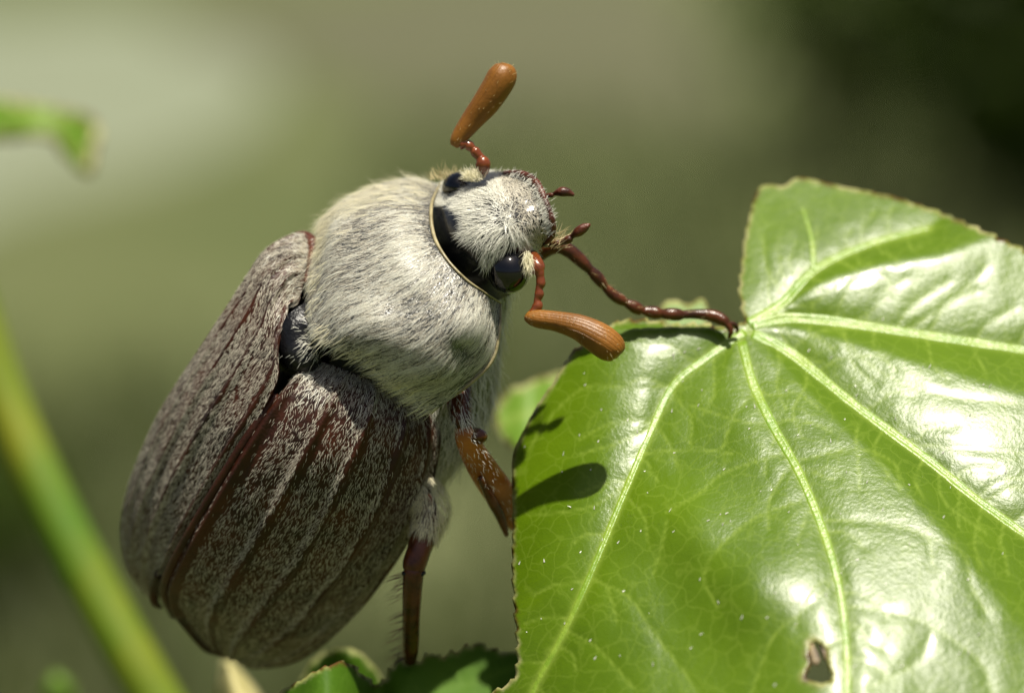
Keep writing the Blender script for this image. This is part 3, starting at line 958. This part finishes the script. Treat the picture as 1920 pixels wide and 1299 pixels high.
d = unit(d - n * np.sum(d * n, 1, keepdims=True))
V, F = ribbons(p, d, n, rng.uniform(0.02, 0.05, len(p)), 0.0026, 0.25, 0.15, 3)
o = mesh_obj('scutellum_hair', V, F, M['hair_white'], scu); o['kind'] = 'stuff'

V, F = ellipsoid((588, 615, .46), (.26, .18, .26))
mesh_obj('mesonotum', V, F, M['black'], bt)

# --- pronotum
PRO = [[(824, 346, .60), (808, 385, .24), (812, 440, .07), (836, 485, -.04), (872, 523, -.08), (910, 550, -.03), (938, 568, .10)],
       [(775, 333, .60), (745, 385, .18), (752, 455, -.03), (785, 525, -.16), (835, 580, -.20), (890, 610, -.15), (935, 622, .02)],
       [(712, 346, .60), (682, 405, .18), (685, 490, -.04), (715, 570, -.17), (775, 630, -.23), (850, 660, -.18), (920, 678, .0)],
       [(650, 373, .60), (628, 430, .20), (625, 520, .0), (650, 595, -.14), (710, 650, -.20), (795, 700, -.16), (870, 726, .0)],
       [(604, 412, .62), (590, 485, .26), (580, 575, .07), (600, 635, -.06), (665, 668, -.12), (740, 722, -.10), (806, 774, .0)]]
GP = P(net(PRO, 120, 140))
_n = grid_normals(GP)
GP = GP + _n * (0.010 * wobble(GP.reshape(-1, 3), 0.16, 71, 2).reshape(120, 140))[..., None]
for _x, _z, _r, _a in ((-0.22, -0.02, .07, -.03), (-0.33, -0.10, .10, .02), (-0.62, 0.12, .09, .02), (-0.40, 0.22, .12, -.015)):
    GP = GP + _n * (_a * np.exp(-((GP[..., 0] - _x) ** 2 + (GP[..., 2] - _z) ** 2) / _r ** 2))[..., None]
V, F = shell(GP, 0.03)
pro = mesh_obj('pronotum', V, F, M['pronotum'], bt)
# tuck rows continuing round the far side so the back edge is closed
def pro_hair(name, count, mat, mask, Lr, Wr, lift, seed, parent=pro, G=None, dirs=None):
    u, v, p, n, tu, tv = sample(GP if G is None else G, count, mask)
    ang = 0.34 * wobble(p, 0.24, seed, 2) + rng.normal(0, 0.09, len(p))
    d = unit(tu * np.cos(ang)[:, None] + tv * np.sin(ang)[:, None]) if dirs is None else dirs(u, v, p, n, tu, tv)
    d = unit(d - n * np.sum(d * n, 1, keepdims=True))
    V, F = ribbons(p, d, n, rng.uniform(*Lr, len(p)), rng.uniform(*Wr, len(p)), rng.uniform(*lift, len(p)), rng.uniform(0.05, 0.3, len(p)), 3,
                   rng.normal(0, 0.12, len(p)))
    o = mesh_obj(name, V, F, mat, parent)
    o['kind'] = 'stuff'
    return o
SPOTS = ((-0.61, 0.11, .045), (-0.47, 0.22, .02), (-0.22, -0.02, .05), (-0.75, 0.05, .03))
def pro_mask(u, v, p):
    k = np.clip(0.48 + 0.95 * wobble(np.column_stack([u * 5, v * 85]), 1.0, 51, 2) + 0.35 * wobble(p, 0.2, 54, 2), 0.14, 1) * np.clip(u / .06, .2, 1)
    for x, z, r_ in SPOTS:
        k *= 1 - 0.7 * np.exp(-((p[:, 0] - x) ** 2 + (p[:, 2] - z) ** 2) / r_ ** 2)
    return k
pro_hair('pronotum_hair', 36000, M['hair_white'], pro_mask, (0.045, 0.095), (0.0012, 0.0024), (0.02, 0.10), 52)
pro_hair('pronotum_down', 13000, M['hair_grey'], lambda u, v, p: 0.9 * np.ones(len(u)), (0.025, 0.06), (0.0011, 0.002), (0.03, 0.18), 56)
pro_hair('pronotum_fuzz', 1500, M['hair_cream'], lambda u, v, p: np.clip(np.exp(-(v / .09) ** 2) + 0.25 * (u > .9), 0, 1), (0.04, 0.10), (0.0014, 0.0024), (0.4, 1.0), 55)
pro_hair('pronotum_tuft', 6000, M['hair_cream'],
         lambda u, v, p: np.clip(np.exp(-((u - .95) / .13) ** 2) * np.exp(-((v - .10) / .16) ** 2) * 1.2 + np.exp(-((u - 1) / .10) ** 2) * 0.8 * (v > .45) +
                                 0.5 * np.exp(-((v - 0.05) / .1) ** 2), 0, 1), (0.05, 0.12), (0.002, 0.0036), (0.10, 0.45), 53)
# pale rolled front rim
fr = [(x + 1, y, d - 0.012, w_) for (x, y, d), w_ in zip(PRO[0], (2.4, 3.4, 3.8, 3.0, 2.4, 2.0, 1.6))]
V, F = tube([(835, 338, .62, 3)] + [(a, b, c, r) for a, b, c, r in fr[:1]] + fr[1:], seg=10, n=80)
mesh_obj('front_rim', V, F, M['beige'], pro)
side = [(938, 570, .09, 3), (936, 622, .015, 3.5), (921, 679, -.005, 3.5), (871, 727, -.005, 3.5), (838, 748, .0, 3), (808, 774, .0, 3)]
V, F = tube(side, seg=8, n=50)
mesh_obj('side_rim', V, F, M['beige'], pro)

# --- head
HEAD = [[(815, 350, .60), (790, 402, .38), (798, 455, .24), (826, 508, .16), (868, 545, .14), (912, 572, .22)],
        [(856, 340, .48), (838, 395, .16), (850, 440, .02), (880, 485, -.04), (918, 520, -.02), (960, 550, .12)],
        [(885, 328, .46), (878, 378, .08), (893, 420, -.06), (918, 455, -.11), (946, 485, -.07), (982, 510, .08)],
        [(922, 325, .42), (930, 365, .06), (945, 400, -.07), (960, 432, -.10), (978, 458, -.05), (1002, 480, .09)],
        [(948, 322, .38), (968, 352, .08), (985, 385, -.02), (998, 412, -.05), (1008, 438, -.01), (1016, 462, .10)],
        [(966, 322, .30), (1000, 340, .08), (1018, 372, .0), (1030, 405, -.03), (1036, 432, .0), (1028, 458, .10)]]
GH = P(net(HEAD, 90, 80))
V, F = shell(GH, 0.03)
head = mesh_obj('head', V, F, M['head'], bt)
V, F = ellipsoid((954, 509, -.01), (.098, .11, .105))
mesh_obj('eye', V, F, M['eye'], head)
V, F = ellipsoid((862, 352, .40), (.085, .11, .075))
mesh_obj('eye', V, F, M['eye'], head)
# raised red-brown clypeus rim
V, F = tube([(945, 325, .33, 4), (966, 324, .22, 5), (985, 329, .12, 7), (1004, 342, .04, 8), (1020, 372, -.025, 6.5), (1032, 405, -.045, 7), (1037, 430, -.025, 6), (1032, 448, .03, 5), (1016, 462, .10, 3)], seg=14, n=70,
            bumps=lambda t: 1 + 0.05 * np.sin(t * 70) + 0.05 * np.sin(t * 31))
mesh_obj('clypeus_rim', V, F, M['rim'], head)
def head_mask(u, v, p):
    px = p[:, 0] * RES / ((DIST + p[:, 1]) / DIST) + 960
    py = 649.5 - p[:, 2] * RES / ((DIST + p[:, 1]) / DIST)
    # the smooth black band behind the brow stays bare
    k = np.where((u < 0.30 + 0.05 * np.sin(v * 25)) & (v > 0.16), 0.0, 1.0) * np.where((u < 0.56) & (v > 0.74), 0.0, 1.0)
    k *= np.where((v > 0.9) & (u < 0.55), 0.0, 1.0)
    return k * np.clip(0.75 + 0.4 * wobble(p, 0.08, 61, 2), 0.2, 1)
def head_dir(u, v, p, n, tu, tv):
    # fur sweeps back over the black band and outwards towards the eyes, short on the clypeus
    a = np.where(u < 0.55, -1.0, -0.15)[:, None]
    b = ((v - 0.40) * 1.2)[:, None] + 0.35 * wobble(p, 0.14, 62, 2)[:, None]
    return unit(tu * a * 0.9 + tv * b + rng.normal(0, 0.2, (len(p), 3)))
pro_hair('head_hair', 13000, M['hair_white'], lambda u, v, p: head_mask(u, v, p) * (u < 0.68), (0.04, 0.09), (0.0016, 0.0032), (0.12, 0.4), 63, head, GH, head_dir)
pro_hair('clypeus_hair', 15000, M['hair_grey'], lambda u, v, p: head_mask(u, v, p) * (u > 0.60) * 0.9, (0.016, 0.036), (0.0016, 0.003), (0.2, 0.6), 64, head, GH, head_dir)
# pale tufts between the eyes and the antenna bases
def tuft(name, c, r, dirv, count, L, mat, parent, seed=0, w=(0.003, 0.0055)):
    c = P(np.array(c, float))
    q = unit(rng.normal(size=(count, 3))) * np.array(r) * rng.random((count, 1)) ** 0.5
    d = unit(np.array(dirv) + rng.normal(0, 0.28, (count, 3)))
    n = unit(np.array([0.1, -1.0, 0.35]) + rng.normal(0, 0.25, (count, 3)))
    V, F = ribbons(c + q, d, n, rng.uniform(*L, count), rng.uniform(*w, count), 0.1, 0.1, 3, rng.normal(0, 0.15, count))
    o = mesh_obj(name, V, F, mat, parent)
    o['kind'] = 'stuff'
    return o
tuft('eye_tuft', (990, 486, -.08), (.024, .03, .045), (-0.02, 0, -1.0), 420, (.035, .08), M['hair_cream'], head, w=(.0016, .003))
tuft('eye_tuft', (890, 334, .20), (.05, .04, .025), (-0.45, 0, 0.6), 420, (.03, .06), M['hair_cream'], head, w=(.0016, .003))
tuft('chin_hair', (1040, 455, .10), (.05, .04, .05), (0.7, 0, 0.55), 60, (.04, .10), M['hair_gold'], head, w=(.0018, .003))
tuft('neck_fringe', (845, 335, .4), (.11, .05, .02), (-0.35, 0, 0.8), 90, (.03, .08), M['hair_gold'], head, w=(.0018, .003))

cp = [(966, 326, .23, 7), (1002, 344, .04, 8), (1017, 373, -.02, 8), (1029, 405, -.045, 8), (1034, 432, -.02, 7)]
cq = curve(cp, 60)[rng.integers(0, 60, 600)]
pp = P(cq[:, :3] + np.column_stack([rng.normal(-6, 6, 600), rng.normal(2, 6, 600), np.full(600, -.012)]))
V, F = ribbons(pp, unit(np.array([0.7, 0.1, 0.5]) + rng.normal(0, .3, (600, 3))), np.tile(unit(np.array([.2, -1, .4])), (600, 1)), rng.uniform(.02, .04, 600), .002, .35, .3, 2)
o = mesh_obj('rim_hair', V, F, M['hair_white'], head); o['kind'] = 'stuff'
# palps
def palp(path, seed):
    V, F = tube(path, seg=12, n=40)
    return mesh_obj('palp', V, F, M['rim'], head)
palp([(1020, 368, .12, 4), (1034, 366, .1, 5), (1038, 364, .1, 3.5), (1052, 360, .08, 9), (1064, 361, .08, 8), (1076, 366, .08, 3)], 1)
palp([(1022, 458, .14, 6), (1044, 456, .1, 7), (1052, 455, .1, 5), (1066, 449, .06, 8), (1073, 443, .05, 5), (1084, 435, .03, 9.5), (1096, 427, .02, 8.5), (1106, 421, .02, 3)], 2)

# antennae: stalk of beads and a club of seven stacked plates
def antenna(stalk, axis, width, depth, plates_dir, label):
    V, F = tube(stalk, seg=14, n=110)
    an = mesh_obj('antenna', V, F, M['funicle'], bt)
    an['label'] = label
    n, m = 50, 7
    c = curve(axis, n)
    ctr = P(c[:, :3])
    w = c[:, 3] / RES
    T = unit(np.gradient(ctr, axis=0))
    A = unit(np.cross(T, np.array(plates_dir, float)))     # across a plate
    B = unit(np.cross(A, T))                               # stack direction
    for k in range(m):
        y0 = -1 + 2 * k / m; y1 = -1 + 2 * (k + 1) / m
        G = []
        for f, yy_ in ((0.0, y0 + .006), (0.25, y0 + .03), (0.5, (y0 + y1) / 2), (0.75, y1 - .03), (1.0, y1 - .006)):
            hw = math.sqrt(max(0.0, 1 - abs(yy_) ** 2.6))
            hw *= (0.991 if f in (0.0, 1.0) else 1.0)
            G.append((hw, yy_))
        # closed section: right side up, left side down
        sec = [(x, y) for x, y in G] + [(-x, y) for x, y in reversed(G)]
        sec = np.array(sec)
        V = ctr[:, None] + w[:, None, None] * (sec[None, :, :1] * A[:, None] * width + sec[None, :, 1:] * B[:, None] * depth)
        ns = len(sec)
        F = grid_faces(n, ns, close_v=True).tolist()
        V = np.vstack([V.reshape(-1, 3)])
        F += [list(range(ns)), list(range((n - 1) * ns, n * ns))[::-1]]
        mesh_obj('lamella', V, F, M['antenna'], an, smooth=True)
    cnt = 130
    i = rng.integers(3, n - 1, cnt); a_ = rng.uniform(0, 6.28, cnt)
    o_ = unit(np.cos(a_)[:, None] * A[i] + np.sin(a_)[:, None] * B[i])
    p0 = ctr[i] + w[i, None] * (np.cos(a_)[:, None] * A[i] * width + np.sin(a_)[:, None] * B[i] * depth) * 0.98
    V, F = ribbons(p0, unit(T[i] + o_ * 0.9), o_, rng.uniform(.012, .028, cnt), .0024, .3, .1, 2)
    h = mesh_obj('club_hair', V, F, M['hair_gold'], an); h['kind'] = 'stuff'
    return an
antenna([(1000, 478, .04, 9), (1003, 490, -.03, 14), (1008, 504, -.06, 15), (1012, 513, -.07, 9), (1013, 520, -.07, 8), (1014, 532, -.07, 9), (1011, 541, -.07, 7), (1011, 552, -.07, 9), (1008, 563, -.07, 7),
         (1008, 573, -.07, 10), (1003, 583, -.07, 9), (1000, 590, -.07, 12), (998, 597, -.07, 13)],
        [(988, 590, -.07, 8), (994, 594, -.075, 13), (1010, 598, -.08, 17), (1045, 603, -.10, 19), (1085, 614, -.12, 24), (1120, 633, -.13, 29), (1145, 651, -.13, 28), (1158, 662, -.13, 20), (1162, 666, -.13, 9)],
        1.0, 1.0, (0.1, -0.45, -0.9), 'right antenna with its orange club held against the leaf')
antenna([(902, 328, .26, 9), (905, 318, .22, 13), (905, 306, .20, 14.5), (900, 296, .2, 9), (896, 291, .2, 9), (890, 284, .2, 10), (886, 280, .2, 7.5), (880, 274, .2, 10), (873, 270, .2, 9), (864, 270, .2, 12)],
        [(851, 275, .2, 7), (856, 266, .2, 13), (868, 248, .2, 17), (888, 222, .2, 21), (910, 195, .19, 25), (930, 165, .18, 27), (942, 143, .18, 27), (948, 127, .18, 20), (950, 120, .18, 9)],
        1.0, 1.0, (0.35, -1.0, -0.2), 'left antenna with its orange club raised against the background')

# --- legs
def leg(name, path, mat, label=None, n=60, flat=None, seg=18):
    V, F = tube(path, seg=seg, n=n, flat=flat)
    o = mesh_obj(name, V, F, mat, bt)
    if label:
        o['label'] = label
    return o
def leg_hair(parent, path, count, L, W, mat, dirv, spread=0.35, name='leg_hair'):
    c = curve(path, 60); i = rng.integers(2, 58, count)
    ctr = P(c[:, :3]); r = c[:, 3] / RES
    T = unit(np.gradient(ctr, axis=0)); A = unit(np.cross(T, [0, -1.0, 0])); B = unit(np.cross(A, T))
    a_ = rng.uniform(0, 2 * np.pi, count)
    o_ = np.cos(a_)[:, None] * A[i] + np.sin(a_)[:, None] * B[i]
    d = unit(T[i] + np.array(dirv) + rng.normal(0, spread, (count, 3)))
    V, F = ribbons(ctr[i] + o_ * r[i, None] * 0.98, d, o_, rng.uniform(*L, count), rng.uniform(*W, count), 0.35, 0.15, 2)
    h = mesh_obj(name, V, F, mat, parent); h['kind'] = 'stuff'
    return h
# right foreleg: thigh end, knee, broad orange shin with a dark spur, foot behind the leaf
FEM = [(850, 690, .34, 30), (858, 735, .22, 27), (864, 775, .15, 22), (868, 800, .13, 17)]
lf = leg('leg', FEM, M['leg'], 'right foreleg, glossy brown thigh above an orange shin')
leg_hair(lf, FEM, 500, (.03, .08), (.0028, .0045), M['hair_white'], (0.3, -0.2, -0.6))
TIB = [(866, 800, .13, 15), (872, 816, .13, 20), (884, 842, .18, 24), (906, 880, .28, 28), (932, 918, .40, 30), (958, 958, .52, 28), (972, 985, .58, 18)]
V, F = tube(TIB, seg=20, n=60, flat=0.55)
ti = mesh_obj('shin', V, F, M['tibia'], lf)
leg_hair(lf, TIB, 520, (.015, .030), (.0015, .0026), M['hair_white'], (0.1, -0.2, -0.2), name='shin_hair')
V, F = tube([(900, 895, .24, 5), (920, 935, .33, 10), (935, 962, .40, 10), (944, 984, .44, 8), (950, 1004, .46, 4)], seg=12, n=30)
mesh_obj('spur', V, F, M['leg'], lf)
V, F = ellipsoid((890, 818, .17), (.062, .06, .042))
mesh_obj('trochanter', V, F, M['leg'], lf)
V, F = tube([(968, 975, .58, 9), (1010, 950, .62, 9), (1060, 935, .60, 9), (1110, 925, .55, 8)], seg=10, n=40, bumps=lambda t: 1 + .25 * np.sin(t * 30))
mesh_obj('foot', V, F, M['leg'], lf)
# left foreleg reaching past the head to the leaf
ll = leg('leg', [(960, 520, .50, 26), (1000, 480, .42, 20), (1040, 462, .36, 15), (1066, 470, .36, 14), (1090, 490, .37, 13), (1106, 506, .38, 9)], M['leg'],
         'left foreleg stretched out to the joint of the leaf veins')
for seg_ in ([(1104, 504, .38, 9), (1118, 518, .39, 12), (1128, 530, .40, 11), (1136, 540, .41, 7)],
             [(1134, 538, .41, 8), (1150, 553, .42, 11), (1164, 562, .43, 11), (1176, 569, .44, 7)],
             [(1174, 568, .44, 8), (1188, 575, .45, 12), (1200, 581, .46, 11), (1208, 584, .46, 7)],
             [(1206, 583, .46, 8), (1220, 585, .47, 12), (1232, 587, .47, 12), (1242, 588, .48, 8)],
             [(1241, 588, .48, 9), (1256, 589, .48, 12), (1272, 590, .49, 12), (1282, 590, .49, 8)],
             [(1280, 590, .49, 8), (1310, 589, .49, 10), (1340, 593, .49, 12), (1358, 602, .48, 11), (1364, 608, .47, 7)],
             [(1358, 602, .47, 6), (1368, 614, .47, 6), (1370, 624, .47, 5), (1366, 634, .48, 2.5)],
             [(1356, 604, .48, 5), (1376, 608, .49, 5), (1382, 616, .5, 4), (1382, 624, .5, 2)]):
    V, F = tube(seg_, seg=12, n=22)
    mesh_obj('foot_segment', V, F, M['leg'], ll)
leg_hair(ll, [(1066, 470, .36, 12), (1108, 508, .38, 10), (1150, 553, .42, 10), (1210, 584, .46, 10), (1280, 590, .49, 10), (1340, 593, .49, 11)], 110, (.02, .05), (.0018, .003), M['hair_gold'], (0.2, -0.2, 0.1), .5, 'foot_bristles')
# right middle leg standing on the lower leaf
MF = [(755, 890, .50, 34), (790, 955, .40, 31), (793, 1000, .33, 26), (786, 1030, .29, 23), (778, 1054, .28, 23), (776, 1068, .28, 21)]
lm = leg('leg', MF, M['leg'], 'right middle leg standing upright on the toothed leaf')
leg_hair(lm, [(786, 915, .42, 42), (804, 945, .37, 40), (803, 976, .33, 33), (793, 1006, .31, 26)], 2400, (.03, .075), (.0018, .0034), M['hair_cream'], (0.05, -0.05, -0.5), .25)
TB = [(776, 1062, .28, 18), (775, 1078, .28, 19.5), (773, 1110, .32, 18.5), (771, 1160, .40, 17), (770, 1210, .50, 16), (769, 1238, .57, 12)]
V, F = tube(TB, seg=18, n=50)
mesh_obj('shin', V, F, M['leg'], lm)
V, F = tube([(755, 1074, .265, 4), (765, 1077, .255, 5), (777, 1078, .25, 5), (790, 1076, .26, 5), (797, 1072, .27, 3)], seg=8, n=20)
mesh_obj('knee_joint', V, F, M['black'], lm)
cnt = 60
tt = rng.uniform(0.1, 0.98, cnt)
c = catmull(TB, tt * 5); p0 = P(np.column_stack([c[:, 0] - c[:, 3] * .9, c[:, 1:3]]))
V, F = ribbons(p0, unit(np.array([-1.0, .1, -.45]) + rng.normal(0, .15, (cnt, 3))), np.tile([0, -1.0, 0.2], (cnt, 1)), rng.uniform(.05, .12, cnt), .0028, .05, .1, 3)
o = mesh_obj('fringe', V, F, M['rim'], lm); o['kind'] = 'stuff'
V, F = tube([(769, 1230, .58, 9), (772, 1240, .66, 9), (790, 1256, .70, 8), (815, 1266, .70, 7), (840, 1272, .70, 5)], seg=10, n=40, bumps=lambda t: 1 + .2 * np.sin(t * 30))
mesh_obj('foot', V, F, M['leg'], lm)

# --- woolly flanks
def body_mask(u, v, p):
    px = p[:, 0] * RES / ((DIST + p[:, 1]) / DIST) + 960
    py = 649.5 - p[:, 2] * RES / ((DIST + p[:, 1]) / DIST)
    right = 0.85 * px + 0.53 * py
    lim = np.interp(py, [560, 700, 800, 900, 1000, 1100, 1250], [1060, 1060, 1070, 1110, 1130, 1150, 1180])
    return (right > lim - 60) * np.clip(1.15 - u * 1.2, 0.15, 1)
u, v, p, n, tu, tv = sample(GB, 30000, body_mask)
# normals must point out of the body
cb = P(curve(BODY, 110)[:, :3])[np.clip((u * 109).astype(int), 0, 109)]
n = np.where(np.sum(n * (p - cb), 1, keepdims=True) < 0, -n, n)
d = unit(tu + np.array([0.25, -0.1, -0.5]) + rng.normal(0, .3, (len(p), 3)))
d = unit(d - n * np.sum(d * n, 1, keepdims=True))
V, F = ribbons(p, d, n, rng.uniform(.06, .16, len(p)), rng.uniform(.0026, .0046, len(p)), rng.uniform(.15, .7, len(p)), rng.uniform(.1, .4, len(p)), 3, rng.normal(0, .15, len(p)))
o = mesh_obj('body_hair', V, F, M['hair_white'], body); o['kind'] = 'stuff'
